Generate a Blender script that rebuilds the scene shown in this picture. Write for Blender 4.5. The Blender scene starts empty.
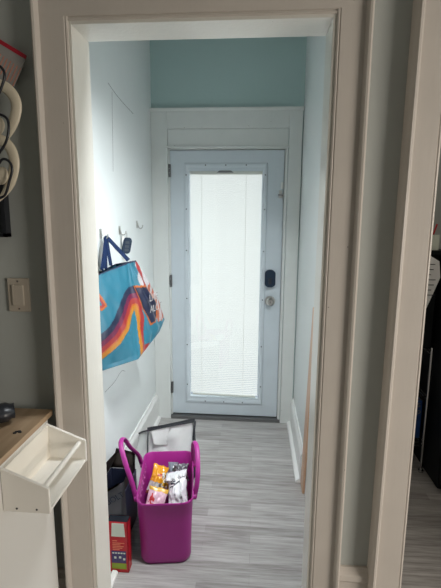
import bpy, bmesh, math, random
from mathutils import Vector, Matrix, noise
R = math.radians
random.seed(7)
S = bpy.context.scene
COL = S.collection

# ------------------------------------------------------------------ camera
cam = bpy.data.cameras.new('camera'); camo = bpy.data.objects.new('camera', cam); COL.objects.link(camo)
cam.sensor_fit = 'VERTICAL'; cam.sensor_height = 24.0; cam.sensor_width = 18.0
cam.lens = 443.48 / 588 * 24.0
cam.clip_start = 0.02
camo.matrix_world = Matrix.Translation((0, 0, 1.578)) @ Matrix.Rotation(0.0788, 4, 'Z') @ \
    Matrix.Rotation(math.pi/2 - 0.1759, 4, 'X') @ Matrix.Rotation(0.0071, 4, 'Z')
S.camera = camo

# ------------------------------------------------------------------ world, light, exposure
w = bpy.data.worlds.new('world'); S.world = w; w.use_nodes = True
w.node_tree.nodes['Background'].inputs[0].default_value = (0.75, 0.85, 1.0, 1)
w.node_tree.nodes['Background'].inputs[1].default_value = 0.6
def area(name, loc, size, power, color, direction, spread=180):
    d = bpy.data.lights.new(name, 'AREA'); d.shape = 'RECTANGLE'; d.size, d.size_y = size
    d.energy = power; d.color = color; d.spread = R(spread)
    o = bpy.data.objects.new(name, d); COL.objects.link(o); o.location = loc
    o.rotation_euler = Vector(direction).to_track_quat('-Z', 'Y').to_euler()
    return o
area('daylight_behind_door', (-0.226, 3.85, 1.03), (1.6, 2.8), 21, (0.96, 0.98, 1.0), (0, -1, 0))
area('added_hall_side_fill', (0.345, 1.90, 1.15), (0.30, 1.08), 4.8, (0.95, 0.975, 1.0), (-1, 0.35, 0), 140)  # added fill inside the made-up niche, brightens the left hall wall
area('added_hall_fill', (0.16, 1.45, 2.42), (0.2, 0.3), 13, (0.94, 0.98, 1.0), (-0.75, 0.85, -1.9), 92)  # added out-of-view fill above the doorway, lifts the hall walls and door
area('added_side_room_fill', (1.2, 2.0, 2.75), (0.4, 0.4), 4.2, (1.0, 0.87, 0.74), (0, 0.2, -1), 150)  # added fill that lifts the side room's wall and floor
area('kitchen_window_light', (2.2, -0.15, 1.35), (1.0, 1.1), 41, (1.0, 0.91, 0.81), (-1.0, 0.45, -0.45), 160)
S.view_settings.view_transform = 'Standard'; S.view_settings.look = 'None'
S.view_settings.gamma = 1.0; S.view_settings.use_curve_mapping = False
S.view_settings.exposure = 0.0
S.cycles.max_bounces = 10; S.cycles.diffuse_bounces = 6; S.cycles.transparent_max_bounces = 12
S.cycles.sample_clamp_indirect = 6.0; S.cycles.caustics_refractive = False; S.cycles.caustics_reflective = False

# ------------------------------------------------------------------ materials
def base(name):
    m = bpy.data.materials.new(name); m.use_nodes = True
    return m, m.node_tree, m.node_tree.nodes['Principled BSDF']
def c4(c): return (c[0], c[1], c[2], 1)
def mat(name, col, rough=0.5, var=0.06, scale=8, bump=0.0, bscale=40, metal=0.0, coat=0.0, spec=None, trans=0.0):
    m, t, b = base(name); N = t.nodes; L = t.links
    tc = N.new('ShaderNodeTexCoord')
    n = N.new('ShaderNodeTexNoise'); n.inputs['Scale'].default_value = scale; n.inputs['Detail'].default_value = 5
    L.new(tc.outputs['Object'], n.inputs['Vector'])
    mx = N.new('ShaderNodeMix'); mx.data_type = 'RGBA'
    mx.inputs[6].default_value = c4([max(0, c*(1-var)) for c in col])
    mx.inputs[7].default_value = c4([min(1, c*(1+var)) for c in col])
    L.new(n.outputs['Fac'], mx.inputs[0]); L.new(mx.outputs[2], b.inputs['Base Color'])
    b.inputs['Roughness'].default_value = rough; b.inputs['Metallic'].default_value = metal
    b.inputs['Coat Weight'].default_value = coat
    b.inputs['Transmission Weight'].default_value = trans
    if spec is not None: b.inputs['Specular IOR Level'].default_value = spec
    if bump:
        n2 = N.new('ShaderNodeTexNoise'); n2.inputs['Scale'].default_value = bscale; n2.inputs['Detail'].default_value = 3
        L.new(tc.outputs['Object'], n2.inputs['Vector'])
        bp = N.new('ShaderNodeBump'); bp.inputs['Strength'].default_value = bump; bp.inputs['Distance'].default_value = 0.004
        L.new(n2.outputs['Fac'], bp.inputs['Height']); L.new(bp.outputs['Normal'], b.inputs['Normal'])
    return m

def paint_mat(name, col, rough=0.38, chips=0.0, bump=0.25):
    """old brushed paint, stretched brush marks, optional small dark chips"""
    m, t, b = base(name); N = t.nodes; L = t.links
    tc = N.new('ShaderNodeTexCoord')
    mp = N.new('ShaderNodeMapping'); mp.inputs['Scale'].default_value = (1, 1, 0.12)
    L.new(tc.outputs['Object'], mp.inputs['Vector'])
    n1 = N.new('ShaderNodeTexNoise'); n1.inputs['Scale'].default_value = 90; n1.inputs['Detail'].default_value = 4
    L.new(mp.outputs[0], n1.inputs['Vector'])
    n2 = N.new('ShaderNodeTexNoise'); n2.inputs['Scale'].default_value = 9; n2.inputs['Detail'].default_value = 6
    L.new(tc.outputs['Object'], n2.inputs['Vector'])
    mx = N.new('ShaderNodeMix'); mx.data_type = 'RGBA'
    mx.inputs[6].default_value = c4([c*0.93 for c in col]); mx.inputs[7].default_value = c4([min(1, c*1.05) for c in col])
    L.new(n2.outputs['Fac'], mx.inputs[0]); out = mx.outputs[2]
    if chips:
        n3 = N.new('ShaderNodeTexNoise'); n3.inputs['Scale'].default_value = 55; n3.inputs['Detail'].default_value = 2
        L.new(tc.outputs['Object'], n3.inputs['Vector'])
        cr = N.new('ShaderNodeMath'); cr.operation = 'GREATER_THAN'; cr.inputs[1].default_value = 1-chips
        L.new(n3.outputs['Fac'], cr.inputs[0])
        m2 = N.new('ShaderNodeMix'); m2.data_type = 'RGBA'; m2.inputs[7].default_value = (0.16, 0.13, 0.11, 1)
        L.new(out, m2.inputs[6]); L.new(cr.outputs[0], m2.inputs[0]); out = m2.outputs[2]
    L.new(out, b.inputs['Base Color']); b.inputs['Roughness'].default_value = rough
    ad = N.new('ShaderNodeMath'); ad.operation = 'ADD'; L.new(n1.outputs['Fac'], ad.inputs[0]); L.new(n2.outputs['Fac'], ad.inputs[1])
    bp = N.new('ShaderNodeBump'); bp.inputs['Strength'].default_value = bump; bp.inputs['Distance'].default_value = 0.003
    L.new(ad.outputs[0], bp.inputs['Height']); L.new(bp.outputs['Normal'], b.inputs['Normal'])
    return m

def plank_mat(name, dark=(0.10, 0.084, 0.073), light=(0.48, 0.465, 0.455)):
    m, t, b = base(name); N = t.nodes; L = t.links
    tc = N.new('ShaderNodeTexCoord')
    br = N.new('ShaderNodeTexBrick'); br.offset = 0.37; br.offset_frequency = 2
    br.inputs['Scale'].default_value = 1; br.inputs['Brick Width'].default_value = 0.62
    br.inputs['Row Height'].default_value = 0.062; br.inputs['Mortar Size'].default_value = 0.0011
    br.inputs['Bias'].default_value = 0.0
    br.inputs['Color1'].default_value = (0, 0, 0, 1); br.inputs['Color2'].default_value = (1, 1, 1, 1)
    br.inputs['Mortar'].default_value = (0.1, 0.1, 0.1, 1)
    L.new(tc.outputs['Object'], br.inputs['Vector'])
    mp = N.new('ShaderNodeMapping'); mp.inputs['Scale'].default_value = (1.6, 22, 1)
    L.new(tc.outputs['Object'], mp.inputs['Vector'])
    n1 = N.new('ShaderNodeTexNoise'); n1.inputs['Scale'].default_value = 2.2; n1.inputs['Detail'].default_value = 8; n1.inputs['Roughness'].default_value = 0.65
    L.new(mp.outputs[0], n1.inputs['Vector'])
    mp2 = N.new('ShaderNodeMapping'); mp2.inputs['Scale'].default_value = (2, 60, 1)
    L.new(tc.outputs['Object'], mp2.inputs['Vector'])
    n2 = N.new('ShaderNodeTexNoise'); n2.inputs['Scale'].default_value = 3; n2.inputs['Detail'].default_value = 5
    L.new(mp2.outputs[0], n2.inputs['Vector'])
    a = N.new('ShaderNodeMath'); a.operation = 'MULTIPLY_ADD'; a.inputs[1].default_value = 0.22
    L.new(br.outputs['Color'], a.inputs[0])
    a2 = N.new('ShaderNodeMath'); a2.operation = 'MULTIPLY_ADD'; a2.inputs[1].default_value = 1.0; a2.inputs[2].default_value = -0.08
    L.new(n1.outputs['Fac'], a2.inputs[0]); L.new(a2.outputs[0], a.inputs[2])
    a3 = N.new('ShaderNodeMath'); a3.operation = 'MULTIPLY_ADD'; a3.inputs[1].default_value = 0.5
    L.new(n2.outputs['Fac'], a3.inputs[0]); L.new(a.outputs[0], a3.inputs[2])
    cr = N.new('ShaderNodeValToRGB'); cr.color_ramp.elements[0].position = 0.35; cr.color_ramp.elements[1].position = 1.05
    cr.color_ramp.elements[0].color = c4(dark); cr.color_ramp.elements[1].color = c4(light)
    L.new(a3.outputs[0], cr.inputs[0]); L.new(cr.outputs[0], b.inputs['Base Color'])
    b.inputs['Roughness'].default_value = 0.36; b.inputs['Specular IOR Level'].default_value = 0.55
    bp = N.new('ShaderNodeBump'); bp.inputs['Strength'].default_value = 0.25; bp.inputs['Distance'].default_value = 0.002
    L.new(a3.outputs[0], bp.inputs['Height']); L.new(bp.outputs['Normal'], b.inputs['Normal'])
    return m

def wood_mat(name, c1, c2, axis=1, rough=0.45):
    m, t, b = base(name); N = t.nodes; L = t.links
    tc = N.new('ShaderNodeTexCoord'); mp = N.new('ShaderNodeMapping')
    sc = [28, 28, 28]; sc[axis] = 2.0; mp.inputs['Scale'].default_value = sc
    L.new(tc.outputs['Object'], mp.inputs['Vector'])
    n = N.new('ShaderNodeTexNoise'); n.inputs['Scale'].default_value = 1.0; n.inputs['Detail'].default_value = 8
    L.new(mp.outputs[0], n.inputs['Vector'])
    cr = N.new('ShaderNodeValToRGB'); cr.color_ramp.elements[0].position = 0.3; cr.color_ramp.elements[1].position = 0.72
    cr.color_ramp.elements[0].color = c4(c1); cr.color_ramp.elements[1].color = c4(c2)
    L.new(n.outputs['Fac'], cr.inputs[0]); L.new(cr.outputs[0], b.inputs['Base Color'])
    b.inputs['Roughness'].default_value = rough
    return m

def attr_mat(name, rough=0.35, bump=0.3, bscale=30, coat=0.2):
    """colour comes from the printed-pattern colour attribute of the mesh"""
    m, t, b = base(name); N = t.nodes; L = t.links
    a = N.new('ShaderNodeVertexColor'); a.layer_name = 'print'
    L.new(a.outputs['Color'], b.inputs['Base Color']); b.inputs['Roughness'].default_value = rough
    b.inputs['Coat Weight'].default_value = coat
    tc = N.new('ShaderNodeTexCoord'); n = N.new('ShaderNodeTexNoise'); n.inputs['Scale'].default_value = bscale
    L.new(tc.outputs['Object'], n.inputs['Vector'])
    bp = N.new('ShaderNodeBump'); bp.inputs['Strength'].default_value = bump; bp.inputs['Distance'].default_value = 0.004
    L.new(n.outputs['Fac'], bp.inputs['Height']); L.new(bp.outputs['Normal'], b.inputs['Normal'])
    return m

M = {}
M['casing'] = paint_mat('casing paint', (0.585, 0.545, 0.50), 0.42, 0.212, 0.14)
M['jamb'] = paint_mat('jamb gloss paint', (0.68, 0.67, 0.62), 0.28, 0.20)
M['hall_trim'] = paint_mat('hall trim paint', (0.66, 0.68, 0.66), 0.35, 0.22)
M['baseboard'] = paint_mat('baseboard paint', (0.78, 0.78, 0.76), 0.35)
M['kitchen_wall'] = mat('near room wall paint', (0.45, 0.48, 0.465), 0.55, 0.04, 3, 0.15, 25)
M['hall_wall'] = mat('hall wall paint', (0.73, 0.765, 0.757), 0.36, 0.03, 3, 0.5, 9)
M['far_wall'] = mat('far wall teal paint', (0.40, 0.53, 0.52), 0.5, 0.03, 3, 0.2, 20)
M['ceiling'] = mat('ceiling paint', (0.75, 0.76, 0.74), 0.7)
M['floor'] = plank_mat('grey vinyl planks')
M['door'] = paint_mat('door paint', (0.57, 0.63, 0.67), 0.36, 0.0, 0.15)
M['dark_gap'] = mat('dark gap', (0.02, 0.02, 0.02), 0.8)
M['blind'] = None
M['steel'] = mat('brushed steel', (0.55, 0.54, 0.52), 0.3, metal=1.0)
M['old_metal'] = mat('tarnished hinge metal', (0.20, 0.20, 0.20), 0.45, metal=0.8)
M['chrome'] = mat('chrome wire', (0.5, 0.5, 0.5), 0.2, metal=1.0)
M['black_plastic'] = mat('black plastic', (0.012, 0.014, 0.02), 0.35)
M['keypad'] = mat('keypad blue black', (0.012, 0.026, 0.05), 0.5, spec=0.3)
M['bare_wood'] = wood_mat('bare wood trim', (0.55, 0.33, 0.20), (0.68, 0.45, 0.30), 2)
M['counter'] = wood_mat('wood counter top', (0.27, 0.175, 0.10), (0.46, 0.33, 0.21), 1, 0.45)
M['cabinet'] = mat('white cabinet panel', (0.66, 0.65, 0.62), 0.4, 0.02)
M['tray'] = mat('white melamine', (0.80, 0.78, 0.73), 0.35, 0.02)
M['tray_back'] = mat('cream melamine', (0.76, 0.72, 0.64), 0.35, 0.02)
M['switch'] = mat('switch plastic', (0.50, 0.45, 0.38), 0.35)
M['cream'] = mat('cream plastic', (0.66, 0.60, 0.47), 0.4, 0.04)
M['paper'] = mat('grey card', (0.33, 0.32, 0.31), 0.7, 0.1, 30)
M['red'] = mat('red card', (0.42, 0.01, 0.03), 0.45)
M['rubber'] = mat('magenta rubbery plastic', (0.36, 0.022, 0.235), 0.42, 0.04, 5)
M['rubber_in'] = mat('magenta plastic inside', (0.42, 0.03, 0.28), 0.45, 0.04, 5)
M['button'] = mat('dark grey rubber', (0.035, 0.045, 0.06), 0.6)
M['hole_glow'] = mat('pink painted as light through holes', (0.62, 0.20, 0.50), 0.5)  # pale tone painted as light coming through the perforations
M['carton_red'] = mat('red carton', (0.48, 0.012, 0.02), 0.35)
M['carton_white'] = mat('white print', (0.62, 0.66, 0.58), 0.4)
M['carton_pink'] = mat('faded pink print', (0.70, 0.22, 0.12), 0.4)
M['carton_navy'] = mat('navy print', (0.045, 0.03, 0.13), 0.4, 0.5, 120)
M['carton_green'] = mat('green print', (0.22, 0.32, 0.015), 0.4)
M['kraft'] = mat('kraft cardboard', (0.30, 0.20, 0.12), 0.7)
M['dark_card'] = mat('dark printed cardboard', (0.055, 0.042, 0.033), 0.6, 0.3, 12)
M['navy_card'] = mat('navy printed cardboard', (0.025, 0.03, 0.06), 0.4, 0.3, 12)
M['slate_card'] = mat('slate printed cardboard', (0.20, 0.20, 0.22), 0.5, 0.3, 20)
M['bag_white'] = mat('white glossy plastic', (0.86, 0.86, 0.85), 0.3, 0.04, 10, 0.5, 12)
M['bag_black'] = mat('black webbing', (0.02, 0.022, 0.028), 0.5)
M['navy_web'] = mat('navy strap webbing', (0.006, 0.018, 0.06), 0.75, 0.1, 60, spec=0.2)
M['fridge'] = mat('black enamel', (0.006, 0.008, 0.009), 0.55, 0.02, spec=0.2)
M['blue_pack'] = mat('blue plastic pack', (0.015, 0.06, 0.22), 0.3, 0.4, 30)

def pane_mat():
    m = bpy.data.materials.new('clear glass'); m.use_nodes = True; t = m.node_tree; N = t.nodes; L = t.links
    N.remove(N['Principled BSDF']); o = N['Material Output']
    tr = N.new('ShaderNodeBsdfTransparent'); gl = N.new('ShaderNodeBsdfGlossy'); gl.inputs['Roughness'].default_value = 0.03
    tr.inputs[0].default_value = (0.97, 0.985, 0.98, 1)
    mx = N.new('ShaderNodeMixShader'); mx.inputs[0].default_value = 0.05
    L.new(tr.outputs[0], mx.inputs[1]); L.new(gl.outputs[0], mx.inputs[2]); L.new(mx.outputs[0], o.inputs[0])
    return m
M['glass'] = pane_mat()
def blind_mat():
    m = bpy.data.materials.new('white translucent slats'); m.use_nodes = True; t = m.node_tree; N = t.nodes; L = t.links
    N.remove(N['Principled BSDF']); o = N['Material Output']
    d = N.new('ShaderNodeBsdfDiffuse'); d.inputs[0].default_value = (0.85, 0.85, 0.82, 1)
    tl = N.new('ShaderNodeBsdfTranslucent'); tl.inputs[0].default_value = (0.93, 0.925, 0.88, 1)
    mx = N.new('ShaderNodeMixShader'); mx.inputs[0].default_value = 0.6
    L.new(d.outputs[0], mx.inputs[1]); L.new(tl.outputs[0], mx.inputs[2]); L.new(mx.outputs[0], o.inputs[0])
    return m
M['blind'] = blind_mat()

# ------------------------------------------------------------------ mesh helpers
def box(bm, x0, x1, y0, y1, z0, z1, bev=0.0):
    r = bmesh.ops.create_cube(bm, size=1.0)
    vs = r['verts']
    bmesh.ops.scale(bm, vec=(x1-x0, y1-y0, z1-z0), verts=vs)
    bmesh.ops.translate(bm, vec=((x0+x1)/2, (y0+y1)/2, (z0+z1)/2), verts=vs)
    if bev:
        es = list({e for v in vs for e in v.link_edges})
        bmesh.ops.bevel(bm, geom=es, offset=bev, segments=2, affect='EDGES', profile=0.6)
def cyl(bm, a, b, r, n=16, r2=None):
    a, b = Vector(a), Vector(b); d = b-a
    res = bmesh.ops.create_cone(bm, cap_ends=True, segments=n, radius1=r, radius2=r if r2 is None else r2, depth=d.length)
    mt = Matrix.Translation((a+b)/2) @ d.to_track_quat('Z', 'Y').to_matrix().to_4x4()
    bmesh.ops.transform(bm, matrix=mt, verts=res['verts'])
def catmull(P, k=6, closed=False):
    P = [Vector(p) for p in P]; n = len(P); out = []
    for i in range(n if closed else n-1):
        p1, p2 = P[i], P[(i+1) % n]
        p0 = P[i-1] if (closed or i) else p1*2-p2
        p3 = P[(i+2) % n] if (closed or i+2 < n) else p2*2-p1
        for j in range(k):
            t = j/k
            out.append(0.5*((2*p1)+(p2-p0)*t+(2*p0-5*p1+4*p2-p3)*t*t+(3*p1-p0-3*p2+p3)*t**3))
    if not closed: out.append(P[-1])
    return out
def tube(bm, pts, rx, ry=None, n=10, up=(0, 0, 1), closed=False, taper=None):
    """sweep an ellipse along points; rx lies along the side vector, ry along the other"""
    ry = rx if ry is None else ry; up = Vector(up); rings = []; m = len(pts)
    for i, p in enumerate(pts):
        a = pts[(i-1) % m] if (closed or i) else pts[0]; b = pts[(i+1) % m] if (closed or i < m-1) else pts[-1]
        t = (b-a).normalized(); s = t.cross(up)
        if s.length < 1e-4: s = t.cross(Vector((0, 1, 0)))
        s.normalize(); u = s.cross(t)
        k = taper(i/(m-1)) if taper else 1
        rings.append([bm.verts.new(p + s*rx*k*math.cos(q*2*math.pi/n) + u*ry*k*math.sin(q*2*math.pi/n)) for q in range(n)])
    for i in range(m if closed else m-1):
        A, B = rings[i], rings[(i+1) % m]
        for q in range(n): bm.faces.new((A[q], A[(q+1) % n], B[(q+1) % n], B[q]))
    if not closed:
        bm.faces.new(rings[0][::-1]); bm.faces.new(rings[-1])
def prism(bm, poly, axis, a, b):
    """extrude a 2-D polygon along an axis from a to b"""
    def P(u, v, w):
        return {0: (w, u, v), 1: (u, w, v), 2: (u, v, w)}[axis]
    A = [bm.verts.new(P(u, v, a)) for u, v in poly]; B = [bm.verts.new(P(u, v, b)) for u, v in poly]
    n = len(poly)
    bm.faces.new(A); bm.faces.new(B[::-1])
    for i in range(n): bm.faces.new((A[i], B[i], B[(i+1) % n], A[(i+1) % n]))
def obj(name, bm, m, parent=None, smooth=False, world=True):
    bmesh.ops.recalc_face_normals(bm, faces=bm.faces)
    me = bpy.data.meshes.new(name); bm.to_mesh(me); bm.free()
    me.materials.append(m)
    if smooth:
        me.polygons.foreach_set('use_smooth', [True]*len(me.polygons))
    o = bpy.data.objects.new(name, me); COL.objects.link(o)
    if parent is not None:
        o.parent = parent
        if world:
            g = parent; off = Vector((0, 0, 0))
            o.matrix_parent_inverse = MW(parent).inverted()
    return o
def MW(o):
    m = o.matrix_basis.copy()
    return m if o.parent is None else MW(o.parent) @ o.matrix_parent_inverse @ m
def empty(name, loc, rot=0):
    o = bpy.data.objects.new(name, None); COL.objects.link(o); o.location = loc; o.rotation_euler = (0, 0, rot)
    o.empty_display_size = 0.05
    return o
def tag(o, label=None, cat=None, group=None, kind=None):
    if label: o['label'] = label
    if cat: o['category'] = cat
    if group: o['group'] = group
    if kind: o['kind'] = kind
    return o
def thing(name, loc, label, cat, group=None, rot=0):
    return tag(empty(name, loc, rot), label, cat, group)
def B(*boxes, bev=0.0):
    bm = bmesh.new()
    for b in boxes: box(bm, *b, bev=bev)
    return bm
def struct(name, bm, m, label=None, cat=None, parent=None, smooth=False):
    o = obj(name, bm, m, parent, smooth)
    if parent is None: tag(o, label, cat, kind='structure')
    return o
def autosmooth(o, ang=35):
    me = o.data
    bm = bmesh.new(); bm.from_mesh(me)
    for f in bm.faces: f.smooth = True
    for e in bm.edges:
        if len(e.link_faces) == 2 and e.calc_face_angle(0) > R(ang): e.smooth = False
    bm.to_mesh(me); bm.free()
def text_mesh(name, s, size, m, parent, matrix, depth=0.0006):
    cu = bpy.data.curves.new(name, 'FONT'); cu.body = s; cu.size = size; cu.extrude = depth; cu.align_x = 'CENTER'; cu.align_y = 'CENTER'
    tmp = bpy.data.objects.new(name, cu); COL.objects.link(tmp)
    dg = bpy.context.evaluated_depsgraph_get(); me = bpy.data.meshes.new_from_object(tmp.evaluated_get(dg))
    bpy.data.objects.remove(tmp); me.transform(matrix); me.materials.clear(); me.materials.append(m)
    o = bpy.data.objects.new(name, me); COL.objects.link(o); o.parent = parent
    if parent is not None: o.matrix_parent_inverse = MW(parent).inverted()
    return o

# ================================================================== STRUCTURE
NY0, NY1 = 1.21, 1.29        # the wall between the near room and the hall
DY = 3.256                   # far wall plane
JL, JR, JT = -0.4756, 0.1737, 2.048
LX, RX = -0.757, 0.309
CH = 2.85
struct('floor', B((-2.2, 2.4, -2.2, 3.40, -0.05, 0)), M['floor'], 'grey wood-look plank floor running through the doorway', 'floor')
struct('ceiling', B((-2.2, 2.4, -2.2, 3.40, CH, CH+0.06)), M['ceiling'], 'plain white ceiling', 'ceiling')
struct('wall_front', B((-2.2, JL-0.02, NY0, NY1, 0, CH), (JL-0.02, JR+0.02, NY0, NY1, JT+0.02, CH),
        (JR+0.02, 0.449, NY0, NY1, 0, CH), (0.449, 1.36, NY0, NY1, JT+0.02, CH), (1.36, 2.4, NY0, NY1, 0, CH)),
        M['kitchen_wall'], 'grey green painted wall around the doorway', 'wall')
struct('wall_left', B((LX-0.08, LX, NY1, 3.34, 0, CH)), M['hall_wall'], 'pale glossy hall wall holding the hooks', 'wall')
struct('wall_right', B((RX, RX+0.12, NY1, 1.72, 0, CH), (RX, RX+0.12, 1.72, 2.08, 0, 0.58), (RX, RX+0.12, 1.72, 2.08, 1.72, CH), (RX, RX+0.12, 2.08, 3.34, 0, CH)), M['hall_wall'],
       'pale hall wall on the right behind the door frame', 'wall')
struct('wall_far', B((LX-0.08, -0.645, DY, DY+0.09, 0, CH), (-0.645, 0.205, DY, DY+0.09, 2.05, CH), (0.205, RX+0.12, DY, DY+0.09, 0, CH)),
       M['far_wall'], 'dim teal wall above the glazed back door', 'wall')
struct('wall_side_room', B((RX+0.12, 2.4, 3.25, 3.34, 0, CH), (2.4, 2.48, -2.2, 3.34, 0, CH)), M['kitchen_wall'], 'grey wall of the dark side room', 'wall')
struct('wall_back', B((-2.2, 2.4, -2.28, -2.2, 0, CH), (-2.28, -2.2, -2.28, NY1, 0, CH)), M['kitchen_wall'], 'near room walls behind the camera', 'wall')
wn = struct('added_window_1', B((RX+0.03, RX+0.12, 1.72, 1.74, 0.58, 1.72), (RX+0.03, RX+0.12, 2.06, 2.08, 0.58, 1.72), (RX+0.03, RX+0.12, 1.74, 2.06, 0.58, 0.60), (RX+0.03, RX+0.12, 1.74, 2.06, 1.70, 1.72),
      (RX+0.10, RX+0.12, 1.74, 2.06, 0.60, 1.70)), M['hall_trim'], 'narrow unseen window niche added in the right hall wall to light the left wall', 'window')  # made-up niche, hidden behind the jamb, there only to hold the side fill
obj('added_window_casing', B((RX-0.012, RX, 1.67, 1.72, 0.53, 1.77), (RX-0.012, RX, 2.08, 2.11, 0.53, 1.77), (RX-0.012, RX, 1.72, 2.08, 1.72, 1.77), (RX-0.02, RX+0.03, 1.67, 2.11, 0.55, 0.58)), M['hall_trim'], wn)
# baseboards
def base_profile(h, d): return [(0, 0), (d, 0), (d, h*0.82), (d*0.75, h*0.88), (d*0.45, h*0.93), (d*0.35, h), (0, h)]
bm = bmesh.new(); prism(bm, [(LX+u, v) for u, v in base_profile(0.208, 0.02)], 1, 1.9, DY-0.02)
prism(bm, [(LX+0.02, 0), (LX+0.04, 0), (LX+0.036, 0.012), (LX+0.02, 0.02)], 1, 2.2, DY-0.03)
struct('baseboard_left', bm, M['baseboard'], 'white baseboard under the wall hooks', 'baseboard')
bm = bmesh.new(); prism(bm, [(RX-u, v) for u, v in base_profile(0.208, 0.02)], 1, 2.456, DY-0.02)
prism(bm, [(RX-0.02, 0), (RX-0.044, 0), (RX-0.040, 0.014), (RX-0.02, 0.024)], 1, 2.456, DY-0.03)
struct('baseboard_right', bm, M['baseboard'], 'white baseboard on the right of the hall', 'baseboard')
bm = bmesh.new()
for x0, x1, h in ((-0.95, -0.560, 0.455), (0.262, 0.360, 0.535)):
    prism(bm, [(NY0, 0), (NY0-0.018, 0), (NY0-0.018, h-0.045), (NY0-0.024, h-0.035), (NY0-0.022, h-0.02), (NY0-0.012, h-0.012), (NY0-0.008, h), (NY0, h)], 0, x0, x1)
struct('baseboard_front', bm, M['casing'], 'tall moulded baseboard between the door casings', 'baseboard')

# near doorway: lining and casing
bm = B((JL-0.02, JL, 1.183, NY1+0.015, 0, JT+0.02), (JR, JR+0.02, 1.183, NY1+0.008, 0, JT+0.02), (JL, JR, 1.183, NY1+0.008, JT, JT+0.02), bev=0.0015)
struct('trim_1', bm, M['jamb'], 'white glossy lining of the near doorway', 'door lining')
def vcasing(bm, xi, xo, z1, y0=NY0, z0=0.0):
    """upright casing: flat board, bead on the inner edge, raised back-band on the outer edge"""
    s = 1 if xo > xi else -1
    f = y0-0.036
    prof = [(xi, y0), (xi, f+0.012), (xi+s*0.0015, f+0.005), (xi+s*0.005, f+0.0035), (xi+s*0.008, f+0.0055), (xi+s*0.010, f+0.003),
            (xo-s*0.0185, f+0.003), (xo-s*0.0165, f-0.007), (xo-s*0.0125, f-0.012), (xo-s*0.007, f-0.013), (xo-s*0.002, f-0.008), (xo, f+0.001), (xo, y0)]
    prism(bm, prof, 2, z0, z1)
bm = bmesh.new(); vcasing(bm, JL-0.006, -0.574, JT+0.15); vcasing(bm, JR+0.008, 0.268, JT+0.15)
f = NY0-0.036; zi, zo = JT+0.007, JT+0.15
prism(bm, [(NY0, zi), (f+0.012, zi), (f+0.006, zi+0.002), (f+0.006, zi+0.006), (f+0.010, zi+0.009), (f+0.0026, zi+0.011),
           (f+0.0026, zo), (NY0, zo)], 0, -0.558, 0.252)
o = struct('trim_2', bm, M['casing'], 'taupe painted casing framing the near doorway', 'door casing'); autosmooth(o, 40)
# second doorway casing and lining on the right
bm = bmesh.new(); vcasing(bm, 0.449, 0.354, JT+0.15)
for v in bm.verts:
    if v.co.x < 0.40: v.co.x += 0.012*(v.co.z-0.3)/1.9
prism(bm, [(NY0, JT+0.01), (f+0.0026, JT+0.01), (f+0.0026, JT+0.149), (NY0, JT+0.149)], 0, 0.449, 1.48)
vcasing(bm, 1.36, 1.48, JT+0.01)
box(bm, 0.432, 0.4488, NY0-0.03, NY1+0.01, 0, JT); box(bm, 1.345, 1.362, NY0-0.03, NY1+0.01, 0, JT); box(bm, 0.448, 1.36, NY0-0.03, NY1+0.01, JT, JT+0.02)
o = struct('trim_3', bm, M['casing'], 'wide chipped casing of the second doorway on the right', 'door casing'); autosmooth(o, 40)
# loose strip of white trim lying by the jamb
bm = bmesh.new(); prism(bm, [(-0.606, 0.001), (-0.583, 0.001), (-0.583, 0.012), (-0.590, 0.018), (-0.606, 0.018)], 1, 1.32, 1.688)
tag(obj('quarter_round', bm, M['baseboard']), 'short strip of white quarter round on the floor before the red carton', 'trim')

# ------------------------------------------------------------------ far door
DXL, DXR, DZB, DZT = -0.6275, 0.1853, 0.034, 2.030
bm = B((-0.640, -0.628, DY-0.004, DY+0.06, 0.02, 2.045), (0.190, 0.205, DY-0.006, DY+0.06, 0.02, 2.045), (-0.640, 0.205, DY-0.004, DY+0.06, 2.036, 2.056), bev=0.001)
# casings: uprights run full height, head board and cap between
box(bm, -0.757, -0.640, DY-0.030, DY, 0, 2.290, bev=0.003); box(bm, 0.212, 0.3245-0.022, DY-0.030, DY, 0, 2.290, bev=0.003)
box(bm, 0.194, 0.209, DY-0.024, DY, 0, 2.05, bev=0.002)
box(bm, -0.640, 0.212, DY-0.028, DY, 2.171, 2.290, bev=0.003); box(bm, -0.638, 0.209, DY-0.025, DY, 2.050, 2.170, bev=0.002)
prism(bm, [(DY, 2.288), (DY-0.036, 2.288), (DY-0.046, 2.300), (DY-0.046, 2.308), (DY, 2.312)], 0, -0.757, RX)
box(bm, -0.65, 0.22, DY-0.042, DY-0.024, 2.044, 2.056, bev=0.003)
struct('trim_4', bm, M['hall_trim'], 'chipped grey white casing around the back door', 'door casing')
struct('trim_5', B((-0.64, 0.21, DY-0.03, DY+0.12, 0, 0.026), bev=0.004), M['old_metal'], 'dark metal threshold under the back door', 'threshold')

door = tag(empty('door_1', ((DXL+DXR)/2, DY+0.01, 0.03)), 'grey blue back door with a tall glazed panel and white blind', 'door', kind='structure')
GX0, GX1, GZ0, GZ1 = -0.493, 0.040, 0.176, 1.888
TX0, TX1, TZ0, TZ1 = -0.526, 0.072, 0.130, 1.944
dy0, dy1 = DY+0.006, DY+0.046
bm = B((DXL, GX0, dy0, dy1, DZB, DZT), (DXL-0.02, DXL+0.02, dy1-0.006, dy1, 0.01, 2.045), (DXR-0.02, DXR+0.02, dy1-0.006, dy1, 0.01, 2.045), (DXL, DXR, dy1-0.006, dy1, 0.01, 0.06), (DXL, DXR, dy1-0.006, dy1, 2.01, 2.045), (GX1, DXR, dy0, dy1, DZB, DZT), (GX0, GX1, dy0, dy1, DZB, GZ0), (GX0, GX1, dy0, dy1, GZ1, DZT))  # thin strips behind the slab edges added to stop daylight leaking round it
bmesh.ops.remove_doubles(bm, verts=bm.verts, dist=1e-5)
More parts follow.
